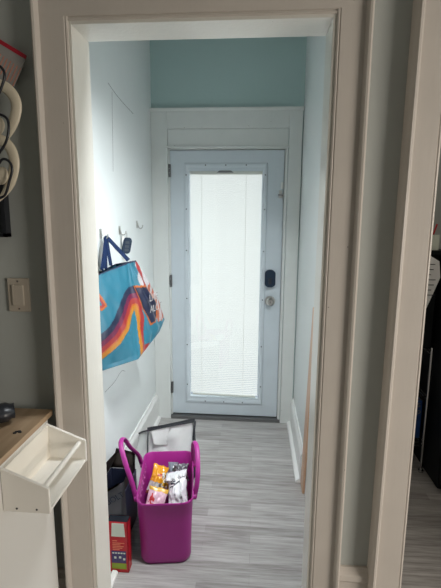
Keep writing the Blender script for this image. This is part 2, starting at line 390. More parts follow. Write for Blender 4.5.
obj('door_slab', bm, M['door'], door)
def mitre_frame(bm, x0, x1, z0, z1, prof):
    """prof: (inward offset, y) points; sweeps them round a rectangle with mitred corners"""
    rings = []
    for k, (sx, sz) in enumerate(((0, 0), (1, 0), (1, 1), (0, 1))):
        rings.append([bm.verts.new(((x0+i) if sx == 0 else (x1-i), y, (z0+i) if sz == 0 else (z1-i))) for i, y in prof])
    n = len(prof)
    for k in range(4):
        A, C = rings[k], rings[(k+1) % 4]
        for i in range(n): bm.faces.new((A[i], A[(i+1) % n], C[(i+1) % n], C[i]))
bm = bmesh.new(); q = DY+0.006
mitre_frame(bm, TX0, TX1, TZ0, TZ1, [(0, q), (0.003, q-0.010), (0.010, q-0.013), (0.020, q-0.011), (0.026, q-0.004), (0.033, q-0.003), (0.036, q+0.01), (0.0, q+0.01)])
o = obj('glazing_frame', bm, M['door'], door); autosmooth(o, 50)
bm = B((GX0, GX1, q+0.008, q+0.011, GZ0, GZ1)); obj('glass_pane', bm, M['glass'], door)
# blind: slats tilted shut
blind = tag(obj('blind', B((GX0+0.004, GX1-0.004, q+0.014, q+0.032, 1.866, 1.888), bev=0.002), M['tray'], door), 'white mini blind lit from outside')
bm = bmesh.new(); z = 0.205; W0, W1 = GX0+0.006, GX1-0.006; k = 0
while z < 1.868:
    droop = 0.006*(1 - (z-0.205)/0.2) if z < 0.405 else 0
    v = [bm.verts.new(p) for p in ((W0, q+0.017, z+0.0085+droop), (W1, q+0.017, z+0.0085-droop), (W1, q+0.021, z), (W0, q+0.021, z),
                                    (W0, q+0.0262, z-0.0082+droop), (W1, q+0.0262, z-0.0082-droop))]
    bm.faces.new(v[:4]); bm.faces.new((v[3], v[2], v[5], v[4])); z += 0.0145
obj('slats', bm, M['blind'], blind)
bm = B((GX0+0.02, GX1-0.02, q+0.0145, q+0.028, GZ0+0.004, GZ0+0.018), bev=0.002)
for v in bm.verts: v.co.z -= 0.010*(v.co.x-GX0)/(GX1-GX0) - 0.006
obj('bottom_rail', bm, M['tray'], blind)
bm = bmesh.new()
for x in (-0.40, -0.08): cyl(bm, (x, q+0.0145, 0.19), (x, q+0.0145, 1.87), 0.0012, 6)
obj('ladder_cord', bm, M['tray'], blind)
bm = bmesh.new(); prism(bm, [(-0.29, 1.878), (-0.17, 1.878), (-0.19, 1.892), (-0.27, 1.892)], 1, q-0.004, q+0.006)
tag(obj('blind_bracket', bm, M['old_metal'], blind), 'dark bracket above the blind')
sc = []
for x in (-0.37, -0.225, -0.08): sc += [(x, TZ1-0.016), (x, TZ0+0.016)]
for zz in (0.28, 0.60, 0.96, 1.32, 1.62, 1.86): sc += [(TX0+0.016, zz), (TX1-0.016, zz)]
for x, zz in sc:
    bm = bmesh.new(); cyl(bm, (x, q-0.0125, zz), (x, q-0.0155, zz), 0.0045, 10); obj('screw', bm, M['black_plastic'], door)
# keypad lock
bm = bmesh.new(); X0, X1, Z0, Z1 = 0.069, 0.147, 1.058, 1.187; c = 0.018
prism(bm, [(X0, Z0+c), (X0+c*1.3, Z0), (X1-c*1.3, Z0), (X1, Z0+c), (X1, Z1-c), (X1-c*1.3, Z1), (X0+c*1.3, Z1), (X0, Z1-c)], 1, q-0.034, q)
bmesh.ops.bevel(bm, geom=[e for e in bm.edges], offset=0.004, segments=2, affect='EDGES')
kp = tag(obj('keypad_lock', bm, M['keypad'], door), 'blue black electronic lock')
obj('turn_piece', B((0.098, 0.118, q-0.044, q-0.034, 1.085, 1.125), bev=0.003), M['black_plastic'], kp)
bm = bmesh.new(); cyl(bm, (0.112, q, 0.952), (0.112, q-0.008, 0.952), 0.037, 28); cyl(bm, (0.112, q-0.008, 0.952), (0.112, q-0.03, 0.952), 0.014, 16)
cyl(bm, (0.112, q-0.03, 0.952), (0.112, q-0.045, 0.952), 0.02, 24, 0.028); cyl(bm, (0.112, q-0.045, 0.952), (0.112, q-0.056, 0.952), 0.028, 24, 0.020)
kn = tag(obj('door_knob', bm, M['steel'], door), 'round steel knob'); autosmooth(kn, 40)
obj('key_slot', B((0.110, 0.114, q-0.0575, q-0.0555, 0.944, 0.960)), M['black_plastic'], kn)
for zz in (1.89, 1.09, 0.25):
    bm = B((-0.6345, -0.622, q-0.010, q-0.002, zz-0.045, zz+0.045)); 
    for j in range(3): cyl(bm, (-0.632, q-0.014, zz-0.045+j*0.031), (-0.632, q-0.014, zz-0.045+j*0.031+0.028), 0.006, 12)
    tag(obj('hinge', bm, M['old_metal'], door), 'tarnished hinge')
lt = obj('slide_latch', B((0.155, 0.178, q-0.010, q, 1.70, 1.755), bev=0.002), M['steel'], door)
bm = bmesh.new(); cyl(bm, (0.150, q-0.016, 1.722), (0.185, q-0.016, 1.722), 0.005, 12); cyl(bm, (0.158, q-0.016, 1.722), (0.158, q-0.03, 1.722), 0.004, 10)
obj('bolt', bm, M['old_metal'], lt)
obj('strike_plate', B((0.166, 0.186, q-0.006, q, 1.765, 1.81), bev=0.001), M['baseboard'], door)

# ================================================================== THINGS, HALL
# marks in the plaster of the left wall
def crack(pts):
    bm = bmesh.new(); tube(bm, catmull([(LX+0.0002, y, z) for y, z in pts], 6), 0.0016, 0.0008, n=5, up=(1, 0, 0)); return obj('plaster_crack', bm, M['old_metal'], WL)
WL = bpy.data.objects['wall_left']
crack([(2.382, 2.20), (2.372, 2.08), (2.366, 1.95), (2.354, 1.80)]); crack([(2.322, 2.227), (2.45, 2.205), (2.60, 2.19), (2.779, 2.178)]); crack([(2.099, 0.68), (2.25, 0.675), (2.38, 0.690), (2.45, 0.666)])
# bare board leaning on the right wall
bm = bmesh.new(); prism(bm, [(2.455, 0.001), (2.345, 0.001), (2.135, 1.10), (2.243, 1.12)], 0, RX-0.014, RX-0.001)
bmesh.ops.bevel(bm, geom=list(bm.edges), offset=0.0015, segments=1, affect='EDGES')
tag(obj('wooden_board', bm, M['bare_wood']), 'bare orange brown wood board leaning aslant against the right hall wall', 'board')
# hooks on the left wall
def hook(y, z, label):
    bm = B((LX, LX+0.004, y-0.012, y+0.012, z-0.012, z+0.035), bev=0.0015)
    tube(bm, catmull([(LX+0.003, y, z+0.024), (LX+0.010, y, z-0.004), (LX+0.022, y, z-0.014), (LX+0.034, y, z-0.006), (LX+0.038, y, z+0.008)], 5), 0.0035, n=8, up=(0, 1, 0))
    o = obj('wall_hook', bm, M['steel'], smooth=False); autosmooth(o, 50)
    tag(o, label, 'hook', 'metal hooks on the hall wall'); return o
hook(2.125, 1.474, 'small metal wall hook carrying the blue shopping bag')
hook(2.43, 1.480, 'small metal wall hook carrying the black key fob')
hook(2.80, 1.505, 'empty metal wall hook, the one nearest the back door')
# key fob
fob = thing('key_fob', (LX+0.036, 2.445, 1.412), 'black car key fob hanging from a wall hook beside the bag', 'key fob', rot=R(28))
bm = bmesh.new(); prism(bm, [(-0.020, -0.048), (0.008, -0.052), (0.022, -0.040), (0.026, 0.026), (0.016, 0.040), (-0.012, 0.040), (-0.022, 0.026), (-0.026, -0.036)], 1, -0.007, 0.007)
bmesh.ops.rotate(bm, matrix=Matrix.Rotation(R(8), 3, 'Y'), verts=bm.verts)
bmesh.ops.bevel(bm, geom=list(bm.edges), offset=0.003, segments=2, affect='EDGES')
obj('fob_body', bm, M['keypad'], fob, world=False)
for zz in (-0.030, -0.010, 0.012): obj('button', B((-0.011+zz*0.14, 0.011+zz*0.14, -0.009, -0.0065, zz-0.007, zz+0.007), bev=0.001), M['button'], fob, world=False)
bm = bmesh.new(); tube(bm, [Vector((0.0, 0.012*math.cos(a), 0.052+0.015*math.sin(a))) for a in [i*math.pi/8 for i in range(16)]], 0.0014, n=6, up=(1, 0, 0), closed=True)
obj('key_ring', bm, M['steel'], fob, world=False)
obj('tag', B((-0.026, -0.014, -0.002, 0.0, -0.01, 0.05)), M['tray'], fob, world=False)

# shopping bag -------------------------------------------------
bag = thing('shopping_bag', (-0.66, 2.15, 0.86), 'large blue reusable shopping bag with retro rainbow stripes hanging by navy straps', 'bag')
LEV = [  # z offsets folded in: each level = four corner points
    [(-0.728, 1.84, 0.858), (-0.578, 2.08, 0.854), (-0.538, 2.40, 0.912), (-0.735, 2.46, 0.90)],
    [(-0.738, 1.82, 0.940), (-0.592, 2.088, 0.925), (-0.518, 2.45, 0.971), (-0.742, 2.50, 0.97)],
    [(-0.738, 1.82, 1.075), (-0.608, 2.095, 1.075), (-0.536, 2.39, 1.090), (-0.742, 2.46, 1.09)],
    [(-0.738, 1.84, 1.190), (-0.618, 2.105, 1.205), (-0.563, 2.28, 1.215), (-0.740, 2.40, 1.20)],
    [(-0.732, 1.90, 1.292), (-0.628, 2.120, 1.335), (-0.610, 2.205, 1.335), (-0.735, 2.26, 1.31)]]
TEAL = (0.025, 0.23, 0.34); NAVY = (0.012, 0.022, 0.07); PURP = (0.19, 0.012, 0.07); REDC = (0.42, 0.03, 0.03)
ORNG = (0.62, 0.16, 0.02); YELL = (0.62, 0.27, 0.02); WHT = (0.62, 0.64, 0.66)
INNER = [(-0.32, 0.87), (-0.193, 0.922), (-0.117, 0.954), (-0.046, 1.008), (0.004, 1.078), (0.022, 1.098), (0.034, 1.045), (0.026, 0.93), (0.03, 0.82)]
DIA = [(0.027, 1.215), (0.147, 1.20), (0.258, 1.097), (0.255, 1.008), (0.163, 0.983), (0.085, 1.087)]
DIA2 = [(-0.30, 1.20), (-0.215, 1.215), (-0.178, 1.150), (-0.215, 1.135), (-0.30, 1.16)]
def segd(p, a, b):
    ax, ay = a; bx, by = b; dx, dy = bx-ax, by-ay
    t = max(0, min(1, ((p[0]-ax)*dx+(p[1]-ay)*dy)/(dx*dx+dy*dy)))
    return math.hypot(p[0]-ax-t*dx, p[1]-ay-t*dy)
def inside(p, poly):
    c = False; n = len(poly)
    for i in range(n):
        (x1, y1), (x2, y2) = poly[i], poly[(i+1) % n]
        if (y1 > p[1]) != (y2 > p[1]) and p[0] < (x2-x1)*(p[1]-y1)/(y2-y1)+x1: c = not c
    return c
def print_colour(s, z):
    p = (s, z)
    for D in (DIA, DIA2):
        dd = min(segd(p, D[i], D[(i+1) % len(D)]) for i in range(len(D)))
        if inside(p, D):
            if dd < 0.010: return ORNG
            if dd < 0.022: return REDC if D is DIA2 else NAVY
            return NAVY if D is DIA else TEAL
    d = min(segd(p, INNER[i], INNER[i+1]) for i in range(len(INNER)-1))
    poly = INNER + [(0.03, 0.7), (-0.4, 0.7)]
    if inside(p, poly): return TEAL
    if s < 0.08:
        for lim, c in ((0.022, YELL), (0.030, ORNG), (0.056, REDC), (0.082, PURP), (0.118, NAVY)):
            if d < lim: return c
        return TEAL
    if d < 0.055: return REDC
    if z > 1.20 and s > 0.05:
        return WHT if math.sin(s*95+z*30) > -0.3 else REDC
    k = s - (0.30 - max(0, z-0.97)*0.62)
    if k > -0.035 and z > 0.98: return WHT if math.sin(s*160) > 0.2 else (0.5, 0.16, 0.10)
    return TEAL if z > 0.9 or s > 0.14 else REDC
def lev(v):
    f = v*(len(LEV)-1); i = min(int(f), len(LEV)-2); t = f-i
    return [Vector(a).lerp(Vector(b), t) for a, b in zip(LEV[i], LEV[i+1])]
NU, NV = [96, 84, 24, 40], 130
bm = bmesh.new(); cl = bm.loops.layers.float_color.new('print'); rows = []; info = []
for j in range(NV+1):
    P = lev(j/NV); ring = []; inf = []
    for s in range(4):
        a, b = P[s], P[(s+1) % 4]; L0 = (b-a).length
        nrm = (b-a).cross(Vector((0, 0, 1))).normalized()
        for i in range(NU[s]):
            t = i/NU[s]; p = a.lerp(b, t)
            bulge = (0.018 if s < 2 else 0.0)*math.sin(math.pi*t)*math.sin(math.pi*min(1, j/NV*1.05))
            wr = noise.noise(Vector((p.x*9, p.y*9, p.z*7)))*0.010 + noise.noise(Vector((p.x*25+4, p.y*25, p.z*16)))*0.004
            if s >= 2: wr = 0
            if s == 1: wr += 0.006*math.sin(t*22+p.z*20)*math.sin(math.pi*t)
            edge = min(1, j/8)
            q2 = p + nrm*(bulge + wr*edge*min(1, min(t, 1-t)*12+0.15))
            if s in (0,1) and j == NV: pass
            ring.append(bm.verts.new(q2))
            if s == 0: inf.append((-(b-p).length, p.z))
            elif s == 1: inf.append(((p-a).length, p.z))
            else: inf.append((9, p.z))
    rows.append(ring); info.append(inf)
n = len(rows[0])
for j in range(NV):
    for i in range(n):
        fce = bm.faces.new((rows[j][i], rows[j][(i+1) % n], rows[j+1][(i+1) % n], rows[j+1][i])); fce.smooth = True
        s0, z0 = info[j][i]; c = TEAL if s0 > 5 else print_colour(s0, z0)
        if j >= NV-2: c = NAVY
        for lp in fce.loops: lp[cl] = (c[0]*0.58, c[1]*0.54, c[2]*0.54, 1)
fce = bm.faces.new(rows[0][::-1])
for lp in fce.loops: lp[cl] = (*TEAL, 1)
M['bag_print'] = attr_mat('printed bag laminate', 0.42, 0.3, 18, 0.0)
me = bpy.data.meshes.new('bag_body'); bm.to_mesh(me); bm.free(); me.materials.append(M['bag_print'])
bb = bpy.data.objects.new('bag_body', me); COL.objects.link(bb); bb.parent = bag; bb.matrix_parent_inverse = MW(bag).inverted()
sm = bb.modifiers.new('thick', 'SOLIDIFY'); sm.thickness = 0.002; sm.offset = -1
hk = Vector((LX+0.024, 2.125, 1.452))
def strap(a, b, sag=0.0, name='strap', wdt=0.013):
    bm = bmesh.new(); a, b = Vector(a), Vector(b)
    m1 = hk + Vector((0, 0, -0.002))
    pa = [a, a.lerp(m1, 0.5)+Vector((0.0, 0, -sag)), m1, m1.lerp(b, 0.5)+Vector((0, 0, -sag)), b]
    tube(bm, catmull(pa, 8), wdt, 0.0014, n=8, up=(0.9, -0.4, 0))
    return obj(name, bm, M['navy_web'], bag, True)
strap((-0.712, 1.99, 1.31), (-0.693, 2.062, 1.322))
strap((-0.706, 2.02, 1.31), (-0.628, 2.135, 1.342), -0.004)
# white lettering on the printed diamond of the gusset
gx = Vector((0.235, 0.972, 0)).normalized(); up = Vector((0, 0, 1)); nr = gx.cross(up).normalized()
def on_gusset(s, z, dist=0.036):
    a = Vector((-0.605, 2.09, z)) + gx*s
    o_ = a + nr*dist
    m4 = Matrix((gx, up, nr)).transposed().to_4x4(); m4.translation = o_; return m4
text_mesh('lettering', 'LIVE', 0.052, M['paper'], bag, on_gusset(0.165, 1.140))
text_mesh('lettering', 'ALOT', 0.052, M['paper'], bag, on_gusset(0.190, 1.080))

bag.location.z += 0.014; bag.location.x += 0.004

# magenta basket ------------------------------------------------
def rrect(hx, hy, r, n=8):
    out = []
    for cx, cy, a0 in ((hx-r, hy-r, 0), (-(hx-r), hy-r, 90), (-(hx-r), -(hy-r), 180), (hx-r, -(hy-r), 270)):
        for i in range(n+1):
            a = R(a0+90*i/n); out.append((cx+r*math.cos(a), cy+r*math.sin(a)))
    return out
bk = thing('storage_basket', (-0.413, 1.965, 0), 'tall magenta plastic basket with two loop handles, full of packets', 'basket', rot=R(8.5))
BM = Matrix.Translation((-0.413, 1.965, 0)) @ Matrix.Rotation(R(8.5), 4, 'Z')
def loft(levels, capb=True, capt=False):
    bm = bmesh.new(); rings = []
    for hx, hy, r, z in levels: rings.append([bm.verts.new((x, y, z(x, y) if callable(z) else z)) for x, y in rrect(hx, hy, r)])
    for a, b in zip(rings, rings[1:]):
        for i in range(len(a)): bm.faces.new((a[i], a[(i+1) % len(a)], b[(i+1) % len(b)], b[i]))
    if capb: bm.faces.new(rings[0][::-1])
    if capt: bm.faces.new(rings[-1])
    return bm
def zr(dz):   # rim dips a little towards its front edge
    return lambda x, y: 0.322 + dz - 0.006*math.cos(x/0.13*math.pi/2)
bm = loft([(0.100, 0.190, 0.045, 0.001), (0.112, 0.203, 0.050, 0.004), (0.117, 0.209, 0.052, 0.02), (0.117, 0.2095, 0.05, 0.035), (0.118, 0.211, 0.05, 0.10), (0.122, 0.216, 0.05, 0.22), (0.126, 0.220, 0.05, 0.300),
           (0.129, 0.2235, 0.051, zr(-0.012)), (0.1305, 0.225, 0.052, zr(-0.004)), (0.129, 0.2235, 0.051, zr(0.0)), (0.1255, 0.220, 0.049, zr(0.0)), (0.123, 0.217, 0.047, zr(-0.006)),
           (0.119, 0.208, 0.046, 0.20), (0.113, 0.195, 0.046, 0.03), (0.09, 0.17, 0.04, 0.012)], True, True)
o = obj('basket_body', bm, M['rubber'], bk, True, world=False); autosmooth(o, 60)
tub = o
for k, y in enumerate([-0.15, -0.10, -0.05, 0.0, 0.05, 0.10, 0.15]):
    for zz in (0.288, 0.266, 0.244):
        bm = bmesh.new(); cyl(bm, (-0.1205, y+(0.012 if zz == 0.266 else 0), zz), (-0.1185, y+(0.012 if zz == 0.266 else 0), zz), 0.0055, 10)
        tag(obj('painted_hole_glow', bm, M['hole_glow'], bk, world=False))  # solid pale discs, light through the basket holes put into their colour
def handle(sx, pts, name='handle'):
    bm = bmesh.new(); tube(bm, catmull(pts, 8), 0.0065, 0.0115, n=12, up=(1, 0, 0))
    for p in (pts[0], pts[-1]):
        cyl(bm, (p[0]-0.006*sx, p[1], p[2]+0.005), (p[0]+0.009*sx, p[1], p[2]+0.005), 0.014, 16)
    h = obj(name, bm, M['rubber'], bk, world=False); autosmooth(h, 50)
handle(-1, [(-0.134, -0.135, 0.285), (-0.153, -0.13, 0.37), (-0.180, -0.115, 0.45), (-0.208, -0.060, 0.516), (-0.205, 0.0, 0.518), (-0.184, 0.06, 0.44), (-0.152, 0.12, 0.36), (-0.136, 0.145, 0.285)])
handle(1, [(0.134, -0.135, 0.285), (0.146, -0.135, 0.36), (0.150, -0.11, 0.425), (0.147, -0.05, 0.482), (0.138, 0.0, 0.488), (0.131, 0.045, 0.45), (0.130, 0.10, 0.37), (0.134, 0.135, 0.285)])

# packets inside
def packet(name, loc, size, rot, cols, label, cat='packet', seed=1, rough=0.25, crinkle=0.16, fn=None, group='packets stuffed in the magenta basket'):
    """crumpled film packet with crimped flat ends and a printed colour layout"""
    bm = bmesh.new(); cl = bm.loops.layers.float_color.new('print'); NX, NZ = 28, 34; front = []; 
    def pt(u, v, side):
        x, z = (u-0.5), (v-0.5)
        th = max(0, math.sin(math.pi*v))**0.6*max(0, math.sin(math.pi*u))**0.5
        x *= (0.86+0.14*abs(2*v-1)**2)
        p = Vector((x*size[0], side*0.5*th*size[1], z*size[2]))
        n_ = noise.noise(Vector((u*4+seed, v*4, side*2+seed)))*crinkle + noise.noise(Vector((u*11+seed, v*11, side+seed*2)))*crinkle*0.45
        return p + Vector((n_*size[0]*0.25, n_*size[1]*0.9, n_*size[2]*0.3))
    vs = {}
    for side in (-1, 1):
        for i in range(NX+1):
            for j in range(NZ+1):
                border = i in (0, NX) or j in (0, NZ)
                key = (0 if border else side, i, j)
                if key not in vs: vs[key] = bm.verts.new(pt(i/NX, j/NZ, 0.0 if border else side))
    for side in (-1, 1):
        for i in range(NX):
            for j in range(NZ):
                q4 = []
                for a, b in ((i, j), (i+1, j), (i+1, j+1), (i, j+1)):
                    q4.append(vs[(0 if (a in (0, NX) or b in (0, NZ)) else side, a, b)])
                if side == 1: q4.reverse()
                fc = bm.faces.new(q4); fc.smooth = True
                c = fn((i+.5)/NX, (j+.5)/NZ, side) if fn else cols[0]
                for lp in fc.loops: lp[cl] = (*c, 1)
    me = bpy.data.meshes.new(name); bm.to_mesh(me); bm.free(); me.materials.append(attr_mat(name+' film', rough, 0.5, 60, 0.4))
    o = bpy.data.objects.new(name, me); COL.objects.link(o); o.location = loc; o.rotation_euler = [R(a) for a in rot]
    tag(o, label, cat, group); return o
W = (0.70, 0.70, 0.72)
packet('snack_bag', (-0.480, 2.045, 0.235), (0.085, 0.04, 0.15), (-42, 22, 10), None, 'yellow and clear snack bag at the back left of the magenta basket', seed=3,
       fn=lambda u, v, s: (0.72, 0.30, 0.01) if v > 0.42 and not (0.62 < v < 0.72 and 0.4 < u < 0.7) else ((0.45, 0.06, 0.01) if v > 0.42 else ((0.5, 0.5, 0.48) if v > 0.12 else (0.2, 0.05, 0.04))))
packet('plastic_wrapper', (-0.355, 1.930, 0.265), (0.105, 0.06, 0.18), (-50, -12, 4), None, 'white crumpled plastic wrapper with dark lettering, topmost in the basket', 'wrapper', seed=8, crinkle=0.33,
       fn=lambda u, v, s: (0.05, 0.05, 0.07) if (0.60 < v < 0.64 and 0.15 < u < 0.6) or (0.68 < v < 0.72 and 0.2 < u < 0.5) or (0.52 < v < 0.55 and 0.1 < u < 0.4) else W)
packet('snack_packet', (-0.448, 1.855, 0.240), (0.10, 0.03, 0.14), (-38, 18, 8), None, 'pale pink packet with a red patch at the front left of the basket', seed=12,
       fn=lambda u, v, s: (0.50, 0.05, 0.05) if ((u-0.25)**2*2.5+(v-0.55)**2 < 0.05 and noise.noise(Vector((u*9, v*9, 0))) > -0.2) else ((0.7, 0.40, 0.05) if v > 0.86 else (0.66, 0.42, 0.50)))
packet('snack_packet', (-0.420, 1.985, 0.268), (0.055, 0.025, 0.08), (-40, 20, 20), None, 'small gold and white packet in the middle of the basket', seed=21,
       fn=lambda u, v, s: (0.62, 0.36, 0.03) if noise.noise(Vector((u*5, v*5, 1))) > -0.05 else (0.6, 0.6, 0.55))
packet('snack_packet', (-0.385, 1.835, 0.195), (0.025, 0.02, 0.07), (-25, -12, 10), None, 'narrow red packet wedged between the pink and the white ones', seed=31, fn=lambda u, v, s: (0.5, 0.01, 0.02))
packet('clear_bag', (-0.415, 2.115, 0.240), (0.055, 0.035, 0.10), (-35, 0, 0), None, 'grey see-through bag behind the gold packet in the basket', 'bag', seed=41, fn=lambda u, v, s: (0.20, 0.22, 0.26))
packet('clear_bag', (-0.362, 2.080, 0.262), (0.08, 0.05, 0.09), (-40, 0, 10), None, 'dark smoky plastic bag at the back right of the basket', 'bag', seed=51, crinkle=0.3, fn=lambda u, v, s: (0.10, 0.09, 0.11) if noise.noise(Vector((u*7, v*7, 3))) < 0.15 else (0.35, 0.35, 0.36))
packet('dark_pouch', (-0.345, 1.98, 0.16), (0.07, 0.03, 0.08), (-50, 0, 8), None, 'dark navy pouch along the right side of the basket', 'pouch', seed=61, fn=lambda u, v, s: (0.02, 0.03, 0.05))
packet('dark_pouch', (-0.41, 1.95, 0.07), (0.18, 0.07, 0.30), (-88, 0, 8), None, 'black pouch at the bottom of the basket', 'pouch', seed=71, fn=lambda u, v, s: (0.025, 0.02, 0.025))

# white bag behind the basket -----------------------------------
wb = thing('carrier_bag', (-0.46, 2.45, 0), 'white plastic coated bag with black edging behind the magenta basket', 'bag')
def quad(bm, P, th, n=1):
    vs = [bm.verts.new(p) for p in P]; f_ = bm.faces.new(vs); return f_
def sheet(name, grid, m, parent, th=0.003, wr=0.004, seed=0, sub=10):
    """grid: 2 rows of points (bottom, top); bilinear sheet with wrinkles and thickness"""
    bm = bmesh.new(); nb = len(grid[0])-1; rows_ = []
    for j in range(sub+1):
        row = []
        for i in range(nb*sub+1):
            a = i/sub; k = min(int(a), nb-1); t = a-k
            b0 = Vector(grid[0][k]).lerp(Vector(grid[0][k+1]), t); b1 = Vector(grid[1][k]).lerp(Vector(grid[1][k+1]), t)
            p = b0.lerp(b1, j/sub)
            p += Vector((0.3, -1, 0.2))*noise.noise(Vector((p.x*14+seed, p.y*14, p.z*14)))*wr
            row.append(bm.verts.new(p))
        rows_.append(row)
    for j in range(sub):
        for i in range(nb*sub): bm.faces.new((rows_[j][i], rows_[j][i+1], rows_[j+1][i+1], rows_[j+1][i]))
    bmesh.ops.solidify(bm, geom=bm.faces[:], thickness=th)
    return obj(name, bm, m, parent, True)
g0 = [(-0.695, 2.24, 0.002), (-0.585, 2.225, 0.002), (-0.365, 2.255, 0.002)]
g1 = [(-0.672, 2.42, 0.292), (-0.600, 2.36, 0.345), (-0.335, 2.42, 0.385)]
sheet('front_panel', [g0, g1], M['bag_white'], wb, 0.004, 0.022, 3, 14)
k0 = [(-0.365, 2.255, 0.002), (-0.335, 2.52, 0.002)]; k1 = [(-0.335, 2.42, 0.385), (-0.350, 2.50, 0.350)]
sheet('side_panel', [k0, k1], M['bag_black'], wb, 0.004, 0.008, 5)
sheet('back_panel', [[(-0.660, 2.50, 0.002), (-0.335, 2.52, 0.002)], [(-0.640, 2.485, 0.295), (-0.350, 2.50, 0.362)]], M['bag_black'], wb, 0.004, 0.01, 9)
sheet('flap', [[(-0.590, 2.352, 0.345), (-0.470, 2.375, 0.362)], [(-0.560, 2.315, 0.280), (-0.490, 2.350, 0.255)]], M['bag_white'], wb, 0.004, 0.01, 15)
bm = bmesh.new(); tube(bm, catmull([(-0.672, 2.41, 0.294), (-0.601, 2.352, 0.347), (-0.335, 2.412, 0.387)], 10), 0.003, 0.005, n=8)
tube(bm, catmull([(-0.601, 2.350, 0.347), (-0.592, 2.285, 0.17), (-0.585, 2.222, 0.01)], 6), 0.004, n=8, up=(0, 1, 0))
tube(bm, catmull([(-0.335, 2.412, 0.387), (-0.348, 2.335, 0.18), (-0.365, 2.252, 0.01)], 6), 0.006, n=8, up=(0, 1, 0))
obj('piping', bm, M['bag_black'], wb, True)

# cartons by the wall -------------------------------------------
rc = thing('carton', (-0.58, 1.79, 0), 'red printed carton on the floor left of the magenta basket', 'carton')
x0, x1, y0, y1, h = -0.630, -0.536, 1.697, 1.745, 0.250
bm = B((x0, x1, y0, y0+0.003, 0.001, h), (x0, x1, y1-0.003, y1, 0.001, h), (x0, x0+0.003, y0, y1, 0.001, h), (x1-0.003, x1, y0, y1, 0.001, h), (x0, x1, y0, y1, 0.001, 0.004))
obj('carton_body', bm, M['carton_red'], rc)
tag(obj('top_flap', B((x0, x1, y0+0.004, y1, h-0.004, h)), M['black_plastic'], rc), 'dark top flap')
bm = bmesh.new(); prism(bm, [(-0.610, 0.180), (-0.5475, 0.180), (-0.552, 0.245), (-0.606, 0.245)], 1, y0-0.0012, y0)
tag(obj('label', bm, M['carton_white'], rc), 'white label')
tag(obj('label', B((-0.612, -0.546, y0-0.001, y0, 0.048, 0.108)), M['carton_navy'], rc), 'navy printed panel')
tag(obj('label', B((-0.612, -0.546, y0-0.001, y0, 0.018, 0.046)), M['carton_green'], rc), 'green printed band')
bm = bmesh.new()
for i, (zz, a, b) in enumerate(((0.158, -0.606, -0.585), (0.147, -0.606, -0.552), (0.139, -0.606, -0.570), (0.131, -0.606, -0.556), (0.123, -0.606, -0.562), (0.115, -0.606, -0.575))):
    box(bm, a, b, y0-0.001, y0, zz-0.0016, zz+0.0016)
tag(obj('print_line', bm, M['carton_pink'], rc), 'pale printed lines')
bm = bmesh.new()
for i in range(5): box(bm, -0.608+i*0.0125, -0.599+i*0.0125, y0-0.0018, y0, 0.095, 0.101)
for i, (a, b) in enumerate(((-0.600, 0.070), (-0.578, 0.072), (-0.560, 0.064))): box(bm, a, a+0.010, y0-0.0018, y0, b, b+0.010)
tag(obj('print_mark', bm, M['carton_white'], rc), 'small pale marks')

dc = thing('open_carton', (-0.66, 1.95, 0), 'dark open cardboard carton leaning on the hall wall behind the red one', 'carton')
x0, x1, y0, y1, h = -0.735, -0.600, 1.785, 2.08, 0.27
bm = B((x0, x1, y0, y0+0.004, 0.001, h), (x0, x1, y1-0.004, y1, 0.001, h), (x0, x0+0.004, y0, y1, 0.001, h), (x1-0.004, x1, y0, y1, 0.001, h), (x0, x1, y0, y1, 0.001, 0.005))
obj('carton_body', bm, M['navy_card'], dc)
sheet('flap', [[(-0.735, 1.80, 0.272), (-0.735, 2.10, 0.272)], [(-0.700, 1.80, 0.42), (-0.665, 2.04, 0.415)]], M['dark_card'], dc, 0.004, 0.0, 1, 4)
sheet('flap', [[(-0.602, 1.80, 0.272), (-0.602, 2.07, 0.272)], [(-0.600, 1.84, 0.335), (-0.604, 2.03, 0.335)]], M['dark_card'], dc, 0.004, 0.0, 2, 4)
sheet('flap', [[(-0.735, 2.078, 0.272), (-0.605, 2.078, 0.272)], [(-0.715, 2.12, 0.36), (-0.615, 2.12, 0.34)]], M['dark_card'], dc, 0.004, 0.0, 3, 4)
fp = thing('flattened_carton', (-0.63, 1.80, 0), 'slate grey printed cardboard panel tucked upright behind the red carton', 'cardboard')
pnl = sheet('panel', [[(-0.672, 1.768, 0.002), (-0.552, 1.768, 0.002)], [(-0.672, 1.772, 0.335), (-0.566, 1.772, 0.400)]], M['slate_card'], fp, 0.004, 0.0, 4, 4)
sheet('torn_edge', [[(-0.674, 1.768, 0.325), (-0.590, 1.768, 0.382)], [(-0.674, 1.768, 0.337), (-0.590, 1.768, 0.394)]], M['kraft'], pnl, 0.003, 0.0, 4, 3)
mt = Matrix.Translation((-0.610, 1.7655, 0.315)) @ Matrix.Rotation(R(33), 4, 'Y').inverted() @ Matrix.Rotation(R(90), 4, 'X')
text_mesh('lettering', 'BOLT', 0.038, M['navy_card'], pnl, mt)

# ================================================================== THINGS, NEAR ROOM LEFT
# light switch
sw = thing('light_switch', (-0.667, NY0, 1.36), 'beige rocker light switch on the wall left of the doorway', 'light switch')
obj('cover_plate', B((-0.709, -0.644, NY0-0.007, NY0, 1.299, 1.397), bev=0.003), M['switch'], sw)
bm = B((-0.694, -0.660, NY0-0.012, NY0-0.005, 1.318, 1.378), bev=0.002); obj('rocker', bm, M['switch'], sw)
for zz in (1.308, 1.388):
    bm = bmesh.new(); cyl(bm, (-0.677, NY0-0.0068, zz), (-0.677, NY0-0.0085, zz), 0.0025, 10); obj('screw', bm, M['old_metal'], sw)

